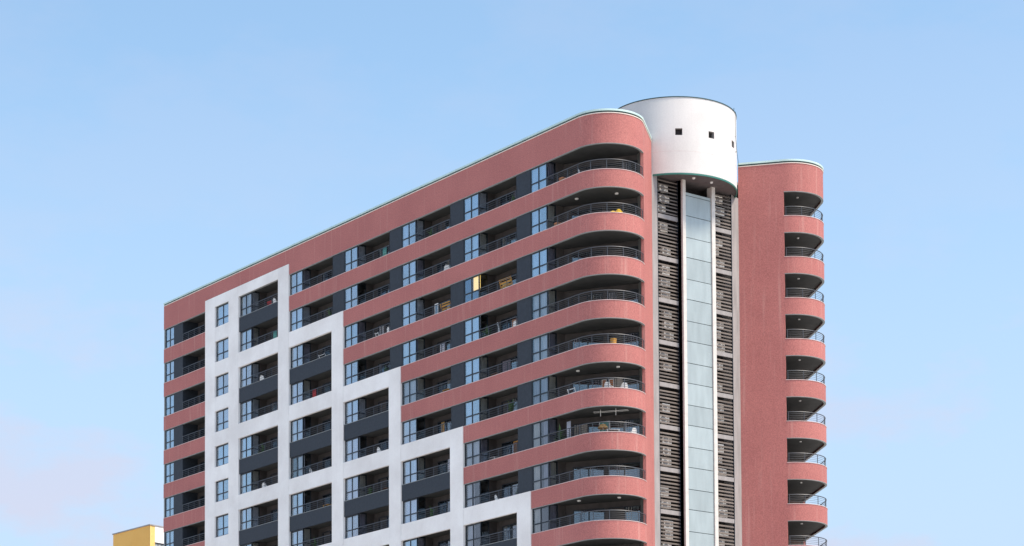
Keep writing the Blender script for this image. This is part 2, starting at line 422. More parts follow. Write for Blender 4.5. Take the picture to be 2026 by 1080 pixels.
# ---- floor slabs (their undersides are the loggia ceilings)
# diagonal room wall behind the rounded balconies
Wa, Wb = (46.72, 1.55), (51.45, 4.45)
def slab_poly(mirror):
    p = [(XL + 0.17, 0.17), (S0, 0.17)] + arc(0, TH_N, 20, r=RR - 0.17)[1:] + [(50.9, 5.2), (46.9, 2.6), (XL + 0.17, 2.6)]
    if mirror: p = arc(TH_F, TH_Q, 20, True, r=RR - 0.17) + [inset(Q, 0.17), (Q[0] - 3, inset(Q, 0.17)[1] + 1.4), (43.4, 18.2), (50.6, 17.3)]
    return p
for k in range(NFULL + 1):
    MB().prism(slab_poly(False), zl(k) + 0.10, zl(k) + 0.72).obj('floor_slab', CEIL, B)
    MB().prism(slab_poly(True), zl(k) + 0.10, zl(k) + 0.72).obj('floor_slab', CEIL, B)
# ---- walls at the back of the loggias and rounded balconies
MB().box(XL + 0.16, 46.72, LD + 0.01, LD + 0.2, ZB, zl(0) + 0.10).obj('loggia_wall', INNER, B)
for mir in (False, True):
    f = (lambda p: (p[0], D - p[1])) if mir else (lambda p: p)
    a, b = (f(Wa), f(Wb)) if not mir else ((46.3, 21.2), f(Wb))
    nx, ny = -(Wb[1] - Wa[1]), Wb[0] - Wa[0]; L = math.hypot(nx, ny); nx, ny = nx / L * 0.2, ny / L * 0.2 * (-1 if mir else 1)
    MB().prism([a, b, (b[0] + nx, b[1] + ny), (a[0] + nx, a[1] + ny)], ZB, zl(0) + 0.10).obj('balcony_wall', INNER, B)
    # inner face of the end wall, painted grey
    e1, e2 = f((N1[0] - 0.19, N1[1] - 0.02)), f((51.2, 4.72))
MB().prism([(51.90, 4.12), (51.86, 4.30), (51.30, 4.66), (51.33, 4.36)], ZB, zl(0) + 0.10).obj('balcony_side_wall', INPALE, B)
MB().prism([(51.60, D - 4.62), (51.62, D - 4.40), (51.30, D - 4.25), (51.10, D - 4.62)], ZB, zl(0) + 0.10).obj('balcony_side_wall', SLATE, B)

# ------------------------------------------------------------------ windows
def frame_mesh(w, h, name, zt=0.37, cols=2, t=0.085):
    m = MB(); d0, d1 = 0.0, 0.07
    m.box(0, t, d0, d1, 0, h); m.box(w - t, w, d0, d1, 0, h)
    m.box(t, w - t, d0, d1, 0, t); m.box(t, w - t, d0, d1, h - t * 1.3, h)
    m.box(t, w - t, d0 - 0.004, d1, h * zt - t / 2, h * zt + t / 2)
    for c in range(1, cols):
        x = w * c / cols; m.box(x - t / 2, x + t / 2, d0 + 0.003, d1, t, h * zt - t / 2); m.box(x - t / 2, x + t / 2, d0 + 0.003, d1, h * zt + t / 2, h - t * 1.3)
    return m.mesh(name, ALU)
def pane_mesh(w, h, g_=None): return MB().box(0, w, 0, 0.012, 0, h).mesh('pane', g_ or GLASS)
def fold_mesh(w, h, mat, folds, amp=0.035, name='curtain', flare=0.0):
    m = MB(); n = max(6, int(folds * 6)); ph = rnd.random() * 6
    for r_ in range(2):
        for k in range(n + 1):
            x = w * k / n; a = amp * math.sin(2 * math.pi * folds * k / n + ph) + amp * 0.4 * math.sin(5.1 * k / n * folds + ph * 2)
            x += flare * (1 - r_) * (k / n)
            m.v.append((x, a, h * r_))
    for k in range(n): m.f.append((k, k + 1, n + 2 + k, n + 1 + k))
    return m.mesh(name, mat, True)
T_ = 0.085
KIT = {}
def window_kit(w, h=HO):
    key = round(w, 2)
    if key not in KIT:
        zt = 0.37; pw = w / 2 - T_ * 1.5
        KIT[key] = dict(clear=[pane_mesh(pw, h * zt - T_ * 1.5, GLASS_C), pane_mesh(pw, h * (1 - zt) - T_ * 1.8, GLASS_C)], blue=[pane_mesh(pw, h * zt - T_ * 1.5, GLASS_B), pane_mesh(pw, h * (1 - zt) - T_ * 1.8, GLASS_B)],
                        frame=frame_mesh(w, h, 'window_frame'), lo=pane_mesh(pw, h * zt - T_ * 1.5), hi=pane_mesh(pw, h * (1 - zt) - T_ * 1.8), pw=pw,
                        cf=[fold_mesh(w - 0.1, h - 0.02, CURT, rnd.randint(5, 8)) for _ in range(3)] + [fold_mesh(w - 0.1, h - 0.02, CURT3, 6)],
                        ch=[fold_mesh(w * 0.47, h - 0.02, CURT, rnd.randint(3, 5)) for _ in range(2)] + [fold_mesh(w * 0.34, h - 0.02, CURT2, 4, flare=0.1), fold_mesh(w * 0.4, h - 0.02, CURT3, 5)])
    return KIT[key]
def window(x, z0, y, w, style, yb, glass=None):
    """glazed unit whose lower left corner is x, z0 on the facade; four panes, curtain, dark room behind"""
    K = window_kit(w); h = HO
    o = put('window', K['frame'], B, (x, y, z0))
    for cx in (T_, w / 2 + T_ / 2):
        a_, c_ = K[glass] if glass else (K['lo'], K['hi'])
        if style == 'lit' and cx > T_: c_ = K['clear'][1]
        put('pane', a_, o, (x + cx, y + 0.03, z0 + T_)); put('pane', c_, o, (x + cx, y + 0.03, z0 + h * 0.37 + T_ / 2))
    yc = y + 0.17
    if style == 'full': put('curtain', rnd.choice(K['cf'][:3]), o, (x + 0.05, yc, z0))
    elif style == 'lilac': put('curtain', K['cf'][3], o, (x + 0.05, yc, z0))
    elif style == 'left': put('curtain', rnd.choice(K['ch'][:2]), o, (x + 0.05, yc, z0))
    elif style == 'right': put('curtain', rnd.choice(K['ch'][:2]), o, (x + w * 0.5, yc, z0))
    elif style == 'sides':
        put('curtain', K['ch'][2], o, (x + 0.06, yc, z0)); put('curtain', K['ch'][3], o, (x + w * 0.58, yc, z0))
    elif style == 'tied': put('curtain', K['ch'][2], o, (x + 0.12, yc, z0))
    elif style == 'lit':
        put('curtain', MB().box(0, w * 0.45, 0, 0.01, h * 0.38, h - 0.05).mesh('lit_blind', LIT), o, (x + w * 0.51, yc, z0))
    return o
# the glazed return of each bay (seen inside the loggia) and the loggia's sliding door
gr = MB(); h = HO
for y0, y1 in ((0.10, 0.15), (0.83, 0.88)): gr.box(-0.06, 0, y0, y1, 0, h + 0.10)
gr.box(-0.06, 0, 0.15, 0.83, 0, 0.05); gr.box(-0.06, 0, 0.15, 0.83, h * 0.37 - 0.025, h * 0.37 + 0.025); gr.box(-0.06, 0, 0.15, 0.83, h + 0.02, h + 0.10)
RET_F = gr.mesh('return_frame', ALU)
RET_P = MB().box(-0.035, -0.025, 0.15, 0.83, 0.05, h + 0.02).mesh('pane', GLASS_C)
RET_W = MB().box(-0.10, 0, 0.88, LD, -0.55, h + 0.10).mesh('return_wall', INNER)
def ycurtain(mat):
    m = MB(); n = 30
    for r_ in range(2):
        for k in range(n + 1): m.v.append((-0.12 + 0.03 * math.sin(k * 1.35), 0.16 + 0.66 * k / n, (h + 0.02) * r_))
    for k in range(n): m.f.append((k, k + 1, n + 2 + k, n + 1 + k))
    return m.mesh('curtain', mat, True)
RET_C = [ycurtain(CURT2), ycurtain(CURT3), ycurtain(CURT)]
df = MB(); DW, DH = 2.3, 1.95
df.box(0, 0.06, 0, 0.06, 0, DH); df.box(DW - 0.06, DW, 0, 0.06, 0, DH); df.box(DW / 2 - 0.04, DW / 2 + 0.04, -0.01, 0.05, 0, DH - 0.06); df.box(0.06, DW - 0.06, 0, 0.06, DH - 0.06, DH)
DOOR_F = df.mesh('door_frame', ALU)
DOOR_P = MB().box(0, DW / 2 - 0.1, 0, 0.012, 0, DH - 0.06).mesh('pane', DGLASS)
DOOR_C = [fold_mesh(1.0, DH - 0.08, CURT2, 6), fold_mesh(0.6, DH - 0.08, CURT, 4), fold_mesh(1.0, DH - 0.08, CURT3, 6)]
def loggia(xb, k, wind_style, door=True):
    z0 = zs(k); xr = xb + WW
    f = put('bay_return', RET_F, B, (xr, 0, z0)); put('pane', RET_P, f, (xr, 0, z0)); put('return_wall', RET_W, f, (xr, 0, z0))
    if wind_style != 'lit' and rnd.random() < 0.8: put('curtain', rnd.choice(RET_C), f, (xr, 0, z0))
    if door:
        xd = xb + 2.6; zd = z0 - 0.45
        d = put('sliding_door', DOOR_F, B, (xd, LD - 0.07, zd))
        n = rnd.choice((1, 2, 2))
        for q in range(n): put('pane', DOOR_P, d, (xd + 0.07 + (DW / 2 - 0.03) * (1 - q), LD - 0.05, zd))
        if rnd.random() < 0.5: put('curtain', rnd.choice(DOOR_C), d, (xd + 0.1 + rnd.choice((0, 1.1)), LD - 0.012, zd + 0.02))
# railings
RAILP = MB().box(-0.022, 0.022, -0.02, 0.02, 0, 0.63).mesh('post', RAIL)
RK = {}
def railing(x0, x1, y, z):
    L = x1 - x0; key = round(L, 2)
    if key not in RK: RK[key] = (MB().box(0, L, -0.03, 0.03, 0.63, 0.68).mesh('railing', RAIL), MB().box(0, L, -0.010, 0.010, -0.010, 0.010).mesh('rail', RAIL))
    Hn, Rl = RK[key]
    o = put('railing', Hn, B, (x0, y, z))
    n = max(2, int(round(L / 1.12)))
    for q in range(n + 1): put('post', RAILP, o, (x0 + 0.05 + (L - 0.1) * q / n, y, z))
    for q in (0.16, 0.32, 0.48): put('rail', Rl, o, (x0, y - 0.034, z + q))
    return o

def is_white(col, k):
    return k >= {0: 0, 1: 2, 2: 4, 3: 6, 4: 8}.get(col, 99)
styles = ['full', 'full', 'left', 'left', 'right', 'full', 'sides', 'tied', 'right']
for c, xb in enumerate(BAYS):
    rows = NFULL if c == 5 else NROW
    for k in range(rows):
        st = rnd.choice(styles)
        if c == 5: st = ['full', 'left', 'full', 'full', 'full', 'lilac', 'lilac', 'sides', 'lilac', 'tied'][k]
        if c == 5 and k == 8: st = 'tied'
        if c == 5 and k == 6: st = 'sides'
        if c == 4: st = ['full', 'right', 'lit', 'full', 'full', 'left', 'full', 'left', 'left'][k]
        wy = 0.13 if is_white(c, k) else 0.085
        window(xb, zs(k), wy, WW, st, LD, 'blue' if st == 'lit' else 'clear' if (c == 5 and k >= 4) or (c == 4 and k >= 6) or (c * 7 + k * 3) % 11 == 0 else None)  # lower-right panes mirror less, imitating an unbuilt neighbour's dark reflection
        if c < 5:
            loggia(xb, k, st)
            railing(xb + WW + 0.01, ENDS[c] - 0.01, 0.06, zs(k) + 0.036)
        else:
            f = put('bay_return', RET_F, B, (xb + WW, 0, zs(k))); put('pane', RET_P, f, (xb + WW, 0, zs(k))); put('return_wall', RET_W, f, (xb + WW, 0, zs(k)))
            put('curtain', RET_C[0 if k % 2 else 1], f, (xb + WW, 0, zs(k)))
# piers beside the loggias: slate where the wall is pink, white inside the frame
for c in range(5):
    x0, x1 = ENDS[c], BAYS[c + 1]
    ztop = {0: ZO + 0.87, 1: zs(1), 2: zs(3), 3: zs(5), 4: zs(7)}[c]
    for k in range(NROW):
        if not (zl(k) <= ztop + 0.01): MB().box(x0, x1, 0.07, LD, zs(k), zl(k) + 0.10).obj('pier', SLATE, B)
        else: MB().box(x0, x1, 0.14, LD, zs(k) - 0.5, zl(k) + 0.10).obj('pier', SLATE, B)
# white frame: piers, beams and the panels between the small windows
def wbox(x0, x1, z0, z1, name='frame_beam', y1=0.135): return MB().box(x0, x1, -0.06, y1, z0, z1).obj(name, WHITE, B)
zbot = zl(NROW)
wbox(-0.65, 1.0, zbot, ZO + 0.87, 'frame_pier'); wbox(3.29, BAYS[0], zbot, ZO + 0.87, 'frame_pier')
for c, zt in enumerate((ZO + 0.87, zs(1) + 0.04, zs(3) + 0.04, zs(5) + 0.04, zs(7) + 0.04)):
    wbox(ENDS[c], BAYS[c + 1] - 0.03, zbot, zt, 'frame_pier')
wbox(1.0, 3.29, zl(0), ZO + 0.87); wbox(BAYS[0], ENDS[0], zl(0), ZO + 0.87)
for k in range(NROW): wbox(1.0, 3.29, zl(k + 1), zs(k), 'frame_panel')
for c in range(5):
    k0 = (1, 1, 3, 5, 7)[c]
    for k in range(k0, NROW, 2):
        b_ = wbox(BAYS[c] - (0.03 if k == k0 and c else 0.0) + (0.03 if k == k0 and c else 0), ENDS[c], zl(k + 1), zs(k) + 0.04)
    for k in range(k0 + 1 if c else 0, NROW, 2):            # slate band between the two storeys of each white cell
        if c == 0 and k % 2: continue
        s_ = MB().box(BAYS[c], ENDS[c], 0.02, 0.16, zl(k + 1), zs(k)).obj('spandrel_band', SLATE, B)
        MB().box(BAYS[c], ENDS[c], 0.0, 0.17, zs(k), zs(k) + 0.035).obj('sill', EDGE, s_)
# small windows in the white end panel
for k in range(NROW):
    window(1.0, zs(k), 0.10, 2.29, rnd.choice(('full', 'full', 'left', 'full')), LD)
    MB().box(0.9, 3.4, 0.14, 0.3, zs(k) - 0.5, zs(k) - 0.02).obj('inner_sill', INNER, B)
# leftmost column: window, slate pier, loggia
for k in range(NROW):
    window(-7.87, zs(k), 0.085, 1.56, rnd.choice(('full', 'full', 'left')), LD)
    MB().box(-6.31, -4.77, 0.07, LD, zs(k), zl(k) + 0.10).obj('pier', SLATE, B)
    railing(-4.76, -0.68, 0.06, zs(k) + 0.036)
    MB().box(-0.67, -0.60, 0.16, LD, zs(k) - 0.5, zl(k) + 0.10).obj('loggia_side_wall', SLATE, B)
    d = put('sliding_door', DOOR_F, B, (-4.2, LD - 0.07, zs(k) - 0.45)); put('pane', DOOR_P, d, (-4.13, LD - 0.05, zs(k) - 0.45))
    if k % 2: put('curtain', DOOR_C[0], d, (-2.9, LD - 0.012, zs(k) - 0.43))
    MB().box(-7.9, -7.885, 0.16, LD, zs(k) - 0.4, zl(k) + 0.1).obj('room_wall', INNER, B)

# ---- rounded balconies: railings, glazed doors, downlights
def path_len(path):
    out = [0]
    for a, b in zip(path, path[1:]): out.append(out[-1] + math.hypot(b[0] - a[0], b[1] - a[1]))
    return out
def post_spots(path):
    L = path_len(path); n = int(round(L[-1] / 1.15)); out = []
    for q in range(n + 1):
        d_ = 0.05 + (L[-1] - 0.1) * q / n
        i = min(max(j for j in range(len(L)) if L[j] <= d_), len(path) - 2)
        f = (d_ - L[i]) / (L[i + 1] - L[i]); out.append((path[i][0] + f * (path[i + 1][0] - path[i][0]), path[i][1] + f * (path[i + 1][1] - path[i][1])))
    return out
CPOST = MB().tube([(0, 0, 0), (0, 0, 0.63)], 0.026, 6).mesh('post', RAIL)
rail_n = [(46.70, 0.07)] + [(46.70 + (S0 - 46.70) * q / 4, 0.07) for q in range(1, 4)] + arc(0, R_(129), 34, r=RR - 0.07)
rail_f = arc(R_(139), TH_Q, 30, True, r=RR - 0.07) + [inset((A29[0] + (Q[0] + 0.05 - A29[0]) * q / 4, A29[1] + (Q[1] - A29[1]) * q / 4), 0.07) for q in range(1, 5)]
MESH_R = {}
for nm, pth in (('n', rail_n), ('f', rail_f)):
    Hn = MB().tube([(x, y, 0.655) for x, y in pth], 0.033, 6).mesh('railing', RAIL, True)
    Rl = MB().tube([(x, y, 0) for x, y in pth], 0.012, 5).mesh('rail', RAIL, True)
    for k in range(NFULL):
        z = zs(k) + 0.036
        o = put('railing', Hn, B, (0, 0, z))
        for x, y in post_spots(pth): put('post', CPOST, o, (x, y, z))
        for q in (0.13, 0.26, 0.39, 0.52): put('rail', Rl, o, (0, 0, z + q))
dirw = Vector((Wb[0] - Wa[0], Wb[1] - Wa[1], 0)).normalized(); angw = math.atan2(dirw.y, dirw.x)
nw = Vector((dirw.y, -dirw.x, 0))
for k in range(NFULL):
    zd = zs(k) - 0.45
    for q, s in enumerate((0.55, 3.15)):
        p = Vector((Wa[0], Wa[1], 0)) + dirw * s + nw * 0.08; p.z = zd
        d = put('sliding_door', DOOR_F, B, p, angw)
        sides = (0, 1) if (k + q) % 3 else (1,)
        for e in sides: local('pane', DOOR_P, d, (0.07 + (DW / 2 - 0.03) * e, 0.02, 0))
        if k in (3, 4, 6, 7, 8, 5) or rnd.random() < 0.3:
            local('curtain', DOOR_C[(k + q) % 3], d, (0.1 + 1.1 * ((k + q) % 2), 0.055, 0.02))
    if k in (1, 5, 8):
        for (x, y) in ((48.7, 1.1), (51.2, 2.6)):
            MB().lathe([(0.11, -0.05), (0.13, 0), (0.13, 0.03)], 16).obj('downlight', LAMP, B, (x, y, zl(k) + 0.065), True)
# far balconies' glazed return (its curtain shows through the opening)
for k in range(NFULL):
    z0 = zs(k)
    m = MB().box(46.36, 46.45, 21.2, Q[1] - 0.22, z0 - 0.5, z0 + HO + 0.1).obj('bay_return', INNER, B)
    MB().box(46.452, 46.462, 22.6, 24.3, z0 - 0.1, z0 + HO - 0.1).obj('curtain', CURTB, m)
    MB().lathe([(0.07, -0.03), (0.09, 0), (0.09, 0.03)], 12).obj('downlight', LAMP, B, (51.2, D - 2.6, zl(k) + 0.065), True)

# ------------------------------------------------------------------ service core: cladding, posts, louvres
ZT = ZO - 0.25                                # underside of the drum
MB().box(48.3, 48.5, 6.6, 16.2, ZB, ZT).obj('core_wall', DARKW, B)
MB().prism([(49.62, 7.13), (49.60, 7.65), (48.5, 7.65), (48.5, 7.13)], ZB, ZT).obj('core_jamb', CONC, B)
MB().prism([(49.59, 14.73), (49.225, 15.74), (48.5, 15.9), (48.5, 14.73)], ZB, ZT).obj('core_jamb', CONC, B)
MB().box(48.5, 49.88, 9.62, 9.66, ZB, ZT).obj('shaft_wall', DARKW, B)
MB().box(48.5, 49.88, 12.66, 12.70, ZB, ZT).obj('shaft_wall', DARKW, B)
MB().box(49.0, 49.86, 9.92, 12.38, ZB, ZO - 1.06).obj('shaft_core', CONC, B)
for y0, y1 in ((9.62, 9.91), (12.39, 12.71)):
    MB().box(49.55, 50.06, y0, y1, ZB, ZT).obj('post', POST, B)
joints = [ZO - 1.06, ZO - 1.29]
z = -2.75
while z > -30:
    joints += [ZO + z, ZO + z - 1.56]; z -= 3.0
for a, b in zip(joints, joints[1:]):
    MB().box(49.87, 49.95 + rnd.uniform(-0.004, 0.004), 9.925, 12.375, b + 0.022, a - 0.022).obj('cladding_panel', PANEL, B)
MB().box(49.84, 49.90, 9.92, 12.38, ZB, ZO - 1.07).obj('panel_backing', ALU, B)
# louvre screens, each slat a blade of its own
slat_l = MB(); slat_l.v = []; W_ = 9.60 - 7.67
def blade(w, hgt, dep):
    m = MB(); m.prism([(0, 0), (dep, 0.0), (dep, w), (0, w)], -hgt / 2, hgt / 2)
    m.v = [(x, y, z - (x / dep) * hgt * 0.8) for x, y, z in m.v]
    return m.mesh('slat', SLAT)
for (y0, y1) in ((7.67, 9.60), (12.72, 14.72)):
    fr = MB()
    fr.box(49.46, 49.585, y0, y0 + 0.04, ZB, ZT); fr.box(49.46, 49.585, y1 - 0.04, y1, ZB, ZT)
    scr = fr.obj('louvre_screen', ALU, B)
    bl = blade(y1 - y0 - 0.08, 0.078, 0.085); bm_ = MB().box(0, 0.11, 0, y1 - y0 - 0.08, -0.15, 0.15).mesh('floor_beam', CONC)
    for k in range(NFULL):
        ztop = ZO - 0.45 - 3.0 * k
        for q in range(12):
            zc = ztop - 0.25 * q
            if q == 10: put('floor_beam', bm_, scr, (49.47, y0 + 0.04, zc - 0.10))
            elif q == 11: continue
            else: put('slat', bl, scr, (49.47, y0 + 0.04, zc + rnd.uniform(-0.015, 0.015)))
# air conditioners standing behind the louvres
body = MB()
body.box(0, 0.30, 0, 0.82, 0, 0.56)
AC_B = body.mesh('casing', ACW)
AC_F = MB().lathe([(0.20, 0), (0.21, 0.02), (0.19, 0.035)], 18)
AC_F.v = [(z_ + 0.30, x_ + 0.30, y_ + 0.28) for x_, y_, z_ in AC_F.v]; AC_F = AC_F.mesh('fan_grille', GRILLE, True)
vent = MB()
for q in range(4): vent.box(0.30, 0.31, 0.58, 0.78, 0.12 + 0.1 * q, 0.16 + 0.1 * q)
AC_V = vent.mesh('vent_slot', GRILLE)
AC_S = MB().box(-0.05, 0.30, 0, 0.07, -0.10, -0.004).mesh('bracket', ALU)
ORD = ['topmost', 'second', 'third', 'fourth', 'fifth', 'sixth', 'seventh', 'eighth', 'ninth', 'tenth']
for side, y0, nm in ((0, 7.95, 'left'), (1, 12.95, 'right')):
    for k in range(9):
        for q in range(3):
            if (side, k, q) in ((0, 4, 2), (1, 2, 0), (1, 5, 2), (0, 7, 0), (0, 1, 1), (1, 4, 1), (1, 7, 0), (0, 5, 0), (1, 8, 2)): continue
            y = y0 + rnd.uniform(-0.16, 0.42); z = ZO - 1.15 - 3.0 * k - 0.80 * q + rnd.uniform(-0.10, 0.08)
            pos = ('upper', 'middle', 'lower')[q]
            a = empty('air_conditioner', (49.155, y, z), 'off-white air conditioner behind %s louvre column, %s unit of %s storey from top' % (nm, pos, ORD[k]), 'air conditioner', 'air conditioners behind the louvres')
            a.scale = (1, rnd.uniform(0.82, 1.12), rnd.uniform(0.85, 1.1)); local('casing', AC_B, a); local('fan_grille', AC_F, a); local('vent_slot', AC_V, a); local('bracket', AC_S, a, (0, 0.05, 0)); local('bracket', AC_S, a, (0, 0.70, 0))

# ------------------------------------------------------------------ white drum on the roof
DX, DY, DR = 47.25, D / 2, 4.6
z0, z1 = ZT, ZO + 5.15
holes = [(-38.8, -32.6), (-7.7, -1.6), (24.9, 31.2)]; hz = (ZO + 2.44, ZO + 2.92)
angs = sorted(set([a for h_ in holes for a in h_] + [a for a in range(-180, 180, 4) if not any(h_[0] - 1 < a < h_[1] + 1 for h_ in holes)]))
zsn = [z0, hz[0], hz[1], z1]
dm = MB()
def cp(a, z, r=DR): return (DX + r * math.cos(R_(a)), DY + r * math.sin(R_(a)), z)
for i, a in enumerate(angs):
    b = angs[(i + 1) % len(angs)]
    for j in range(3):
        if j == 1 and (a, b) in holes: continue
        i0 = len(dm.v); dm.v += [cp(a, zsn[j]), cp(b, zsn[j]), cp(b, zsn[j + 1]), cp(a, zsn[j + 1])]; dm.f.append((i0, i0 + 1, i0 + 2, i0 + 3))
    i0 = len(dm.v); dm.v += [cp(a, z1), cp(b, z1), cp(b, z1, DR - 0.25), cp(a, z1, DR - 0.25)]; dm.f.append((i0, i0 + 1, i0 + 2, i0 + 3))
    i0 = len(dm.v); dm.v += [cp(a, z1, DR - 0.25), cp(b, z1, DR - 0.25), cp(b, z1 - 1, DR - 0.25), cp(a, z1 - 1, DR - 0.25)]; dm.f.append((i0, i0 + 1, i0 + 2, i0 + 3))
me = bpy.data.meshes.new('drum'); me.from_pydata(dm.v, [], dm.f)
bm = bmesh.new(); bm.from_mesh(me); bmesh.ops.remove_doubles(bm, verts=bm.verts, dist=0.0005); bmesh.ops.recalc_face_normals(bm, faces=bm.faces); bm.to_mesh(me); bm.free()
me.materials.append(DRUMW)
for p in me.polygons: p.use_smooth = True
me.set_sharp_from_angle(angle=R_(35))
drum = put('drum', me, B)
for a, b in holes:                             # little square openings: reveal, and a back coloured dark as the shade inside
    w = MB(); r1 = DR - 0.28
    A0, A1, A2, A3 = cp(a, hz[0]), cp(b, hz[0]), cp(b, hz[1]), cp(a, hz[1]); B0, B1, B2, B3 = cp(a, hz[0], r1), cp(b, hz[0], r1), cp(b, hz[1], r1), cp(a, hz[1], r1)
    for q in ((A0, A1, B1, B0), (A1, A2, B2, B1), (A2, A3, B3, B2), (A3, A0, B0, B3)): w.quad(*q)
    wo = w.obj('opening_reveal', CONC, drum)
    gmesh = MB(); gmesh.quad(B0, B1, B2, B3); gmesh.obj('shade_back', DARKW, wo)
MB().sweep([cp(a, 0)[:2] for a in range(-180, 181, 4)], -0.02, 0.003, ZO + 1.30, ZO + 1.312).obj('joint_line', SILL, drum, smooth=True)
ring = [cp(a, 0)[:2] for a in range(-180, 181, 4)]
MB().sweep(ring, -0.2, 0.035, z1 + 0.002, z1 + 0.06).obj('rim', GREEN, drum, smooth=True)
MB().sweep(ring, -0.04, 0.02, z0 - 0.12, z0 - 0.002).obj('drip_edge', TEALD, drum, smooth=True)
MB().lathe([(DR - 0.03, z0 + 0.004), (DR - 0.03, z0 + 0.1)], 90, (DX, DY)).obj('soffit', SOFF, drum)
for a, r in ((-18, 3.7), (8, 3.6)):
    MB().lathe([(0.10, -0.06), (0.12, 0), (0.12, 0.02)], 14).obj('downlight', LAMP, drum, cp(a, z0 - 0.02, r), True)
# conductor cable running down the right side of the drum
cb = MB(); cab = [cp(34.5, z1 + 0.05, DR + 0.06), cp(34.5, ZO + 3.4, DR + 0.05), cp(34.8, ZO + 2.3, DR + 0.12), cp(36, ZO + 1.2, DR + 0.25)]
cb.tube(cab, 0.016, 5)
for p in cab[:3]: cb.tube([p, (p[0] - 0.2, p[1] - 0.1, p[2])], 0.02, 5)
cb.tube([cp(34.5, z1, DR - 0.05), cp(34.5, z1 + 0.35, DR - 0.05)], 0.02, 5)
cb.obj('conductor_cable', GREEN, drum)

# ------------------------------------------------------------------ things on the balconies
def wp(x, y, k): return (x, y, zs(k) - 0.45 - 0.03)       # a spot on the floor of storey k
chair = MB()
chair.box(-0.22, 0.22, -0.22, 0.22, 0.42, 0.45)
CH_SEAT = chair.mesh('seat', WPLAS)
bk = MB(); pts = []
prof = [(-0.22, 0.45), (-0.23, 0.70), (-0.19, 0.86), (-0.09, 0.95), (0.09, 0.95), (0.19, 0.86), (0.23, 0.70), (0.22, 0.45)]
i0 = 0
for y in (0.0, 0.03):
    for x, z in prof: bk.v.append((x, 0.2 + y + (z - 0.45) * 0.22, z))
bk.f = [tuple(range(7, -1, -1)), tuple(range(8, 16))] + [(q, (q + 1) % 8, 8 + (q + 1) % 8, 8 + q) for q in range(8)]
CH_BACK = bk.mesh('backrest', WPLAS)
CH_LEG = MB().box(-0.02, 0.02, -0.02, 0.02, 0, 0.42).mesh('leg', WPLAS)
CH_ARM = MB().bar((0, -0.2, 0.64), (0, 0.24, 0.66), 0.05, 0.03).bar((0, -0.18, 0.44), (0, -0.18, 0.64), 0.035).mesh('armrest', WPLAS)
def plastic_chair(loc, rz, label):
    a = empty('plastic_chair', loc, label, 'chair', 'white plastic chairs on the balconies', rz)
    local('seat', CH_SEAT, a); local('backrest', CH_BACK, a)
    for sx in (-1, 1):
        local('armrest', CH_ARM, a, (0.25 * sx, 0, 0))
        for sy in (-1, 1): local('leg', CH_LEG, a, (0.19 * sx, 0.19 * sy, 0))
    return a
def folding_chair(loc, rz, label, mat, slats, w=0.62, hgt=1.05, name='folding_chair', nsl=5):
    a = empty(name, loc, label, 'chair', None, rz)
    l1 = MB().bar((0, -0.25, 0), (0, 0.15, hgt), 0.05).mesh('leg', mat); l2 = MB().bar((0, 0.25, 0), (0, -0.2, 0.48), 0.045).mesh('leg', mat)
    for sx in (-1, 1): local('leg', l1, a, (sx * w / 2, 0, 0)); local('leg', l2, a, (sx * w / 2 * 0.9, 0, 0))
    sl = MB().box(-w / 2, w / 2, -0.012, 0.012, -slats / 2, slats / 2).mesh('slat', mat)
    for q in range(nsl):
        z = hgt - 0.06 - q * (hgt - 0.5) / max(1, nsl - 1); local('slat', sl, a, (0, -0.25 + 0.4 * z / hgt - 0.03, z))
    local('seat', MB().box(-w / 2, w / 2, -0.22, 0.2, 0.45, 0.48).mesh('seat', mat), a)
    return a
def basket(loc, r, hgt, mat, label, name='clay_pot', cat='pot'):
    a = empty(name, loc, label, cat)
    local('bowl', MB().lathe([(r * 0.6, 0), (r * 0.9, hgt * 0.5), (r, hgt * 0.92), (r * 0.96, hgt), (r * 0.85, hgt * 0.9)], 16).mesh('bowl', mat, True), a)
    local('rim', MB().lathe([(r * 0.98, hgt * 0.86), (r * 1.08, hgt * 0.9), (r * 1.08, hgt), (r * 0.98, hgt * 1.01)], 16).mesh('rim', mat, True), a)
    return a
def plant(loc, hgt, label):
    a = empty('potted_plant', loc, label, 'plant')
    local('pot', MB().lathe([(0.12, 0), (0.17, 0.32), (0.16, 0.33)], 14).mesh('pot', CLAY, True), a)
    lv = MB(); r2 = random.Random(int(loc[0] * 10))
    for q in range(70):
        t = r2.random() * 6.28; e = r2.uniform(0.1, 1.3); L = r2.uniform(0.2, hgt * 0.6)
        zz = 0.3 + r2.random() * (hgt - 0.5)
        d = Vector((math.cos(t) * math.cos(e), math.sin(t) * math.cos(e), math.sin(e))); p = Vector((0, 0, zz)); s = d.cross(Vector((0, 0, 1))).normalized() * 0.05
        lv.quad(p, p + d * L * 0.5 + s, p + d * L, p + d * L * 0.5 - s)
    local('foliage', lv.mesh('foliage', LEAF), a)
    local('stem', MB().tube([(0, 0, 0.3), (0.02, 0, hgt * 0.7)], 0.02, 6).mesh('stem', BROWN), a)
    return a
def towel(loc, w, hgt, mat, label, rz=0, name='hanging_towel', cat='towel'):
    o = put(name, fold_mesh(w, hgt, mat, 3, 0.03, name), None, loc, rz)
    sol = o.modifiers.new('thickness', 'SOLIDIFY'); sol.thickness = 0.02
    return tag(o, label, cat)
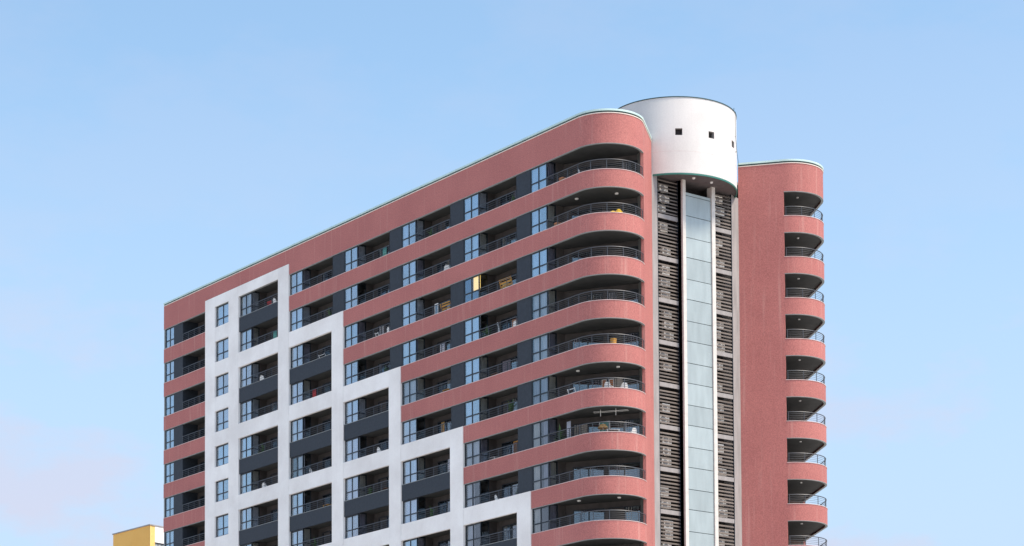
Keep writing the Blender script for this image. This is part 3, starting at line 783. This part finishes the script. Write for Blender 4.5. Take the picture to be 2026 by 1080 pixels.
def table(loc, w, d_, hgt, mat, label, rz=0):
    a = empty('table', loc, label, 'table', None, rz)
    local('tabletop', MB().box(-w / 2, w / 2, -d_ / 2, d_ / 2, hgt - 0.03, hgt).mesh('tabletop', mat), a)
    lg = MB().box(-0.02, 0.02, -0.02, 0.02, 0, hgt - 0.03).mesh('leg', mat)
    for sx in (-1, 1):
        for sy in (-1, 1): local('leg', lg, a, (sx * (w / 2 - 0.05), sy * (d_ / 2 - 0.05), 0))
    return a
# rounded balconies
def cpt(t, r): return (S0 + (RR - r) * math.sin(R_(t)), RR - (RR - r) * math.cos(R_(t)))
x, y = 47.9, 0.45
basket(wp(48.0, 0.42, 0), 0.24, 0.85, CLAY, 'orange clay jar by the railing of the topmost rounded balcony')
plastic_chair(wp(50.0, 0.62, 0), R_(150), 'white plastic chair on the topmost rounded balcony')
basket(wp(47.5, 0.40, 1), 0.26, 0.80, CLAY, 'orange clay jar at the left end of the second rounded balcony from top')
c1 = cpt(72, 0.38)
yc = empty('yellow_float', (c1[0], c1[1], zs(1) - 0.42), 'bright yellow cushion heaped at the railing of the second rounded balcony', 'cushion')
local('lobe', MB().lathe([(0.10, 0.0), (0.30, 0.1), (0.36, 0.3), (0.30, 0.52), (0.18, 0.70), (0.08, 0.78)], 18).mesh('lobe', YCL, True), yc)
local('roll', MB().lathe([(0.18, 0.3), (0.28, 0.42), (0.26, 0.58), (0.12, 0.66)], 16).mesh('roll', YCL, True), yc, (-0.28, -0.28, 0))
basket(wp(*cpt(62, 0.75), 4), 0.22, 1.0, ORG, 'yellow wicker basket inside the fifth rounded balcony from top', 'wicker_basket', 'basket')
folding_chair(wp(48.9, 0.45, 5), R_(180), 'white slatted folding chair on the sixth rounded balcony from top', WPLAS, 0.05, 0.75, 1.0, nsl=3)
c5 = cpt(52, 0.55); plastic_chair(wp(c5[0], c5[1], 5), R_(205), 'left of two white round-backed chairs on the sixth rounded balcony')
c5 = cpt(80, 0.55); plastic_chair(wp(c5[0], c5[1], 5), R_(250), 'right of two white round-backed chairs on the sixth rounded balcony')
def wall_spot(s, off=0.12, z=0.0):
    p = Vector((Wa[0], Wa[1], 0)) + dirw * s + nw * off; p.z = z; return p
for q, s in enumerate((2.92, 3.45)):
    a = empty('picture_frame', wall_spot(s, 0.16, zs(5) + 0.75), '%s of two orange and white framed pictures on the sixth rounded balcony wall' % ('left', 'right')[q], 'picture', None, angw)
    fr_ = MB(); fr_.box(-0.18, 0.18, -0.02, 0.0, 0, 0.05).box(-0.18, 0.18, -0.02, 0, 0.61, 0.66).box(-0.18, -0.13, -0.02, 0, 0.05, 0.61).box(0.13, 0.18, -0.02, 0, 0.05, 0.61)
    local('frame', fr_.mesh('frame', WPLAS), a); local('picture', MB().box(-0.13, 0.13, -0.008, 0.004, 0.05, 0.61).mesh('picture', CLAY), a)
# seventh rounded balcony from the top is crowded
towel((48.15, 0.55, zs(6) - 0.3), 0.40, 1.65, CURT, 'long white curtain blown out beside the seventh rounded balcony doors', 0, 'blown_curtain', 'curtain')
plant(wp(47.5, 0.5, 6), 1.35, 'leafy green plant at left of the seventh rounded balcony')
c6 = cpt(38, 0.8)
pa = empty('beach_parasol', wp(c6[0], c6[1], 6), 'small tan and orange beach parasol on the seventh rounded balcony', 'parasol')
cn = MB()
for q in range(12):
    t0, t1 = q * math.pi / 6, (q + 1) * math.pi / 6
    cn.quad((0.55 * math.cos(t0), 0.55 * math.sin(t0), 0.95), (0.55 * math.cos(t1), 0.55 * math.sin(t1), 0.95), (0.3 * math.cos(t1), 0.3 * math.sin(t1), 1.2), (0.3 * math.cos(t0), 0.3 * math.sin(t0), 1.2))
    cn.quad((0.3 * math.cos(t0), 0.3 * math.sin(t0), 1.2), (0.3 * math.cos(t1), 0.3 * math.sin(t1), 1.2), (0, 0, 1.3))
pa.scale = (0.7, 0.7, 0.95); local('canopy', cn.mesh('canopy', TAN), pa); local('pole', MB().tube([(0, 0, 0), (0, 0, 1.34)], 0.025, 8).mesh('pole', WPLAS), pa)
c6 = cpt(58, 0.5); table(wp(c6[0], c6[1], 6), 0.9, 0.55, 0.72, WPLAS, 'white table at the railing of the seventh rounded balcony', R_(58))
ts = empty('teal_shutter', wall_spot(2.92, 0.14, zs(6) - 0.4), 'teal slatted shutter on the wall of the seventh rounded balcony', 'shutter', None, angw)
local('frame', MB().box(-0.4, -0.34, -0.04, 0, 0, 1.9).box(0.34, 0.4, -0.04, 0, 0, 1.9).box(-0.34, 0.34, -0.04, 0, 1.84, 1.9).box(-0.34, 0.34, -0.04, 0, 0, 0.06).mesh('frame', WPLAS), ts)
slm = MB().box(-0.34, 0.34, -0.03, 0, 0, 0.10).mesh('slat', TEAL)
for q in range(14): local('slat', slm, ts, (0, 0, 0.09 + q * 0.125))
c6 = cpt(98, 0.5); plastic_chair(wp(c6[0], c6[1], 6), R_(275), 'white chair near the right end of the seventh rounded balcony')
dr_ = empty('drying_rack', (51.4, 2.0, zl(6) + 0.06), 'thin ceiling clothes airer hung under the seventh rounded balcony soffit', 'clothes airer')
rd_ = MB().tube([(-1.3, -0.7, -0.12), (0.65, 0.75, -0.12)], 0.014, 5).mesh('rod', WPLAS)
local('rod', rd_, dr_, (0.1, -0.1, 0)); local('rod', rd_, dr_, (-0.08, 0.12, 0))
hg_ = MB().tube([(0, 0, 0.04), (0, 0, -0.42)], 0.02, 6).mesh('hanger', WPLAS)
local('hanger', hg_, dr_, (0, 0.2, 0)); local('hanger', hg_, dr_, (-0.9, -0.4, 0))
towel((47.6, 0.40, zs(7) - 0.02), 0.5, 0.10, CURT2, 'cream cloth laid over the ledge of the eighth rounded balcony', 0, 'cloth', 'cloth')
# straight loggias
def b(c): return BAYS[c]
folding_chair(wp(b(4) + 4.7, 0.42, 2), R_(180), 'tall orange slatted deck chair in the loggia beside the lit window', ORG, 0.13, 1.35, 1.35, 'deck_chair', 5)
folding_chair(wp(b(3) + 5.35, 0.40, 2), R_(180), 'tall orange slatted deck chair standing left of the lit window storey', ORG, 0.13, 1.25, 1.30, 'deck_chair', 5)
mr = empty('mirror_stand', wp(b(3) + 3.5, 0.8, 2), 'narrow white framed standing mirror beside an orange deck chair', 'mirror')
local('frame', MB().box(-0.22, -0.15, -0.02, 0.02, 0, 1.65).box(0.15, 0.22, -0.02, 0.02, 0, 1.65).box(-0.15, 0.15, -0.02, 0.02, 1.58, 1.65).box(-0.15, 0.15, -0.02, 0.02, 0.75, 0.85).mesh('frame', WPLAS), mr)
local('glass', MB().box(-0.15, 0.15, -0.005, 0.005, 0.85, 1.58).mesh('glass', DGLASS), mr)
plant(wp(b(4) + 2.45, 0.45, 3), 1.15, 'green plant in white flower in the loggia below the lit window')
ps = empty('folded_parasol', wp(b(4) + 3.9, 0.5, 3), 'folded white parasol leaning in the loggia below the lit window', 'parasol')
fp_ = MB().lathe([(0.02, 0), (0.02, 0.4), (0.09, 0.45), (0.06, 1.3), (0.02, 1.45)], 10); fp_.v = [(x_ - z_ * 0.28, y_, z_) for x_, y_, z_ in fp_.v]
local('cover', fp_.mesh('cover', WPLAS, True), ps)
towel((b(4) + 5.0, 0.7, zs(3) - 0.3), 0.75, 1.15, CLAY, 'orange towel hung at the right of the loggia below the lit window')
plastic_chair(wp(b(4) + 6.0, 0.45, 3), R_(190), 'white chair beside the orange towel, one storey below the lit window')
folding_chair(wp(b(2) + 4.2, 0.42, 2), R_(170), 'white folding chair in the loggia right of the second frame step', WPLAS, 0.05, 0.5, 0.95, nsl=3)
plastic_chair(wp(b(2) + 6.0, 0.45, 2), R_(185), 'white plastic chair at the right end of the loggia by the second frame step')
a = folding_chair(wp(b(0) + 4.3, 0.45, 0), R_(180), 'red folding chair in the topmost loggia inside the white frame', RED, 0.14, 0.6, 1.0, nsl=4)
plastic_chair(wp(b(0) + 5.4, 0.45, 0), R_(180), 'white plastic chair beside a red chair in the topmost framed loggia')
folding_chair(wp(b(1) + 4.4, 0.42, 2), R_(180), 'low white clothes rack in the topmost loggia of the second frame step', WPLAS, 0.04, 0.9, 0.9, 'clothes_rack', 2)['category'] = 'rack'
plastic_chair(wp(b(1) + 3.0, 0.42, 5), R_(170), 'white plastic chair in the loggia four storeys below the second frame step')
towel((b(3) + 4.3, 0.6, zs(5) - 0.2), 0.42, 1.25, TAN, 'tan patterned towel hanging in the loggia just above the fourth frame step')
towel((b(3) + 5.2, 0.6, zs(6) - 0.2), 0.30, 1.35, CURT, 'narrow white towel hanging in the loggia just under the fourth frame step')
plastic_chair(wp(b(4) + 3.7, 0.45, 7), R_(165), 'white plastic chair in the loggia just above the lowest frame step')
plant(wp(b(4) + 6.0, 0.45, 7), 1.0, 'small plant at the right end of the loggia above the lowest frame step')
table(wp(b(4) + 3.0, 0.5, 6), 0.7, 0.5, 0.78, WPLAS, 'white table in the loggia two storeys above the lowest frame step')
dw = empty('wooden_cupboard', (b(4) + 4.3, LD - 0.3, zs(6) - 0.45), 'brown wooden cupboard in the loggia two storeys above the lowest frame step', 'cupboard')
local('carcass', MB().box(0, 0.9, 0, 0.2, 0, 1.75).mesh('carcass', ORG), dw)
for q in range(2): local('door', MB().box(0.03 + 0.43 * q, 0.44 + 0.43 * q, -0.02, 0, 0.05, 1.7).mesh('door', BROWN), dw)
plastic_chair(wp(b(2) + 4.6, 0.45, 5), R_(180), 'white plastic chair in the loggia two storeys below the third frame step')
plastic_chair(wp(b(0) + 3.7, 0.42, 5), R_(200), 'white plastic chair in the leftmost framed loggia column, sixth storey from top')

# more everyday things in the loggias; columns are counted from the rounded corner
CN = {4: 'first', 3: 'second', 2: 'third', 1: 'fourth', 0: 'fifth'}
def spot(c, k): return 'in the %s loggia column from the rounded corner, %s storey from top' % (CN[c], ORD[k].replace('topmost', 'first'))
for c, k, dx, kind in ((4, 4, 3.4, 'table'), (4, 5, 5.2, 'plant'), (4, 0, 5.6, 'plant'), (3, 0, 3.4, 'plant'), (3, 1, 5.5, 'chair'),
                       (3, 3, 4.9, 'towel'), (3, 4, 5.4, 'table'), (3, 7, 3.3, 'plant'), (3, 8, 4.6, 'towel'), (2, 0, 5.2, 'towel'), 
                       (2, 3, 5.3, 'plant'), (2, 6, 3.0, 'plant'), (2, 6, 5.2, 'table'), (1, 1, 5.4, 'plant'), (1, 3, 3.2, 'towel'),
                       (1, 6, 5.0, 'table'), (1, 7, 3.2, 'plant'), (0, 1, 5.2, 'towel'), (0, 2, 3.3, 'chair'), (0, 4, 3.1, 'plant'), (0, 7, 3.4, 'towel')):
    p = wp(BAYS[c] + dx, 0.46, k)
    if kind == 'chair': plastic_chair(p, R_(150 + (c * 37 + k * 23) % 70), 'white plastic chair ' + spot(c, k))
    elif kind == 'table': table(p, 0.75, 0.5, 0.74, (WPLAS, ORG, BROWN)[(c + k) % 3], ('white', 'orange wooden', 'brown wooden')[(c + k) % 3] + ' table ' + spot(c, k))
    elif kind == 'plant': plant(p, 1.0 + 0.12 * (k % 3), 'potted green plant ' + spot(c, k))
    else:
        q = (c + 2 * k) % 3
        towel((p[0], 0.16, zs(k) + 0.02), 0.55, 0.72, (CURT, RED, TEAL)[q], ('white', 'red', 'teal')[q] + ' towel drying ' + spot(c, k))

# ------------------------------------------------------------------ yellow block behind on the left
def along(dx, dy, s): return Vector((CAM.x + dx * s, CAM.y + dy * s, 0))
L0 = 262.0
P1 = along(-0.88087, 0.47335, L0); hy = CAM.z + 0.17927 * L0
P0 = along(-0.88811, 0.45964, L0 * 0.17927 / 0.17475)
P2 = along(-0.87837, 0.47798, L0 * 0.17927 / 0.178396)
e = (P2 - P1).normalized(); P2b = P1 + e * 12.0; P0b = P0 + e * 12.0
Y = empty('yellow_building', (P1.x, P1.y, 0), 'yellow block with white side wall behind the left edge of the pink block', 'building')
def bx(pts, z0, z1, name, mat, par=None):
    o = MB().prism([(p.x - P1.x, p.y - P1.y) for p in pts], z0, z1); return local(name, o.mesh(name, mat), par or Y)
f0 = (P0 - P1).normalized(); nrm = Vector((e.y, -e.x, 0))
bx([P1, P2b, P0b, P0], 0, hy - 0.12, 'wall', YEL)
bx([P1 - e * 0.1 - f0 * 0.12, P2b - f0 * 0.12, P0b + f0 * 0.1, P0 + f0 * 0.1 - e * 0.1], hy - 0.12, hy, 'roof_cap', CONC)
bx([P1 - f0 * 0.04, P1 + e * 0.75 - f0 * 0.04, P1 + e * 0.75 + f0 * 0.1, P1 + f0 * 0.1], 0, hy - 0.13, 'corner_column', YELP)
bx([P1 + e * 0.75 - f0 * 0.05, P2b - f0 * 0.05, P2b + f0 * 0.1, P1 + e * 0.75 + f0 * 0.1], hy - 1.95, hy - 0.13, 'side_parapet', WHITE)
bx([P1 + e * 0.75 - f0 * 0.02, P2b - f0 * 0.02, P2b + f0 * 0.1, P1 + e * 0.75 + f0 * 0.1], 0, hy - 2.1, 'side_screen', GREYG)
bx([P1 + e * 0.75 - f0 * 0.1, P2b - f0 * 0.1, P2b + f0 * 0.1, P1 + e * 0.75 + f0 * 0.1], hy - 2.08, hy - 1.97, 'screen_rail', ALU)
for q in range(6):
    s = 1.2 + q * 0.6; bx([P1 + e * s - f0 * 0.05, P1 + e * (s + 0.06) - f0 * 0.05, P1 + e * (s + 0.06) - f0 * 0.021, P1 + e * s - f0 * 0.021], hy - 5, hy - 2.1, 'screen_mullion', ALU)
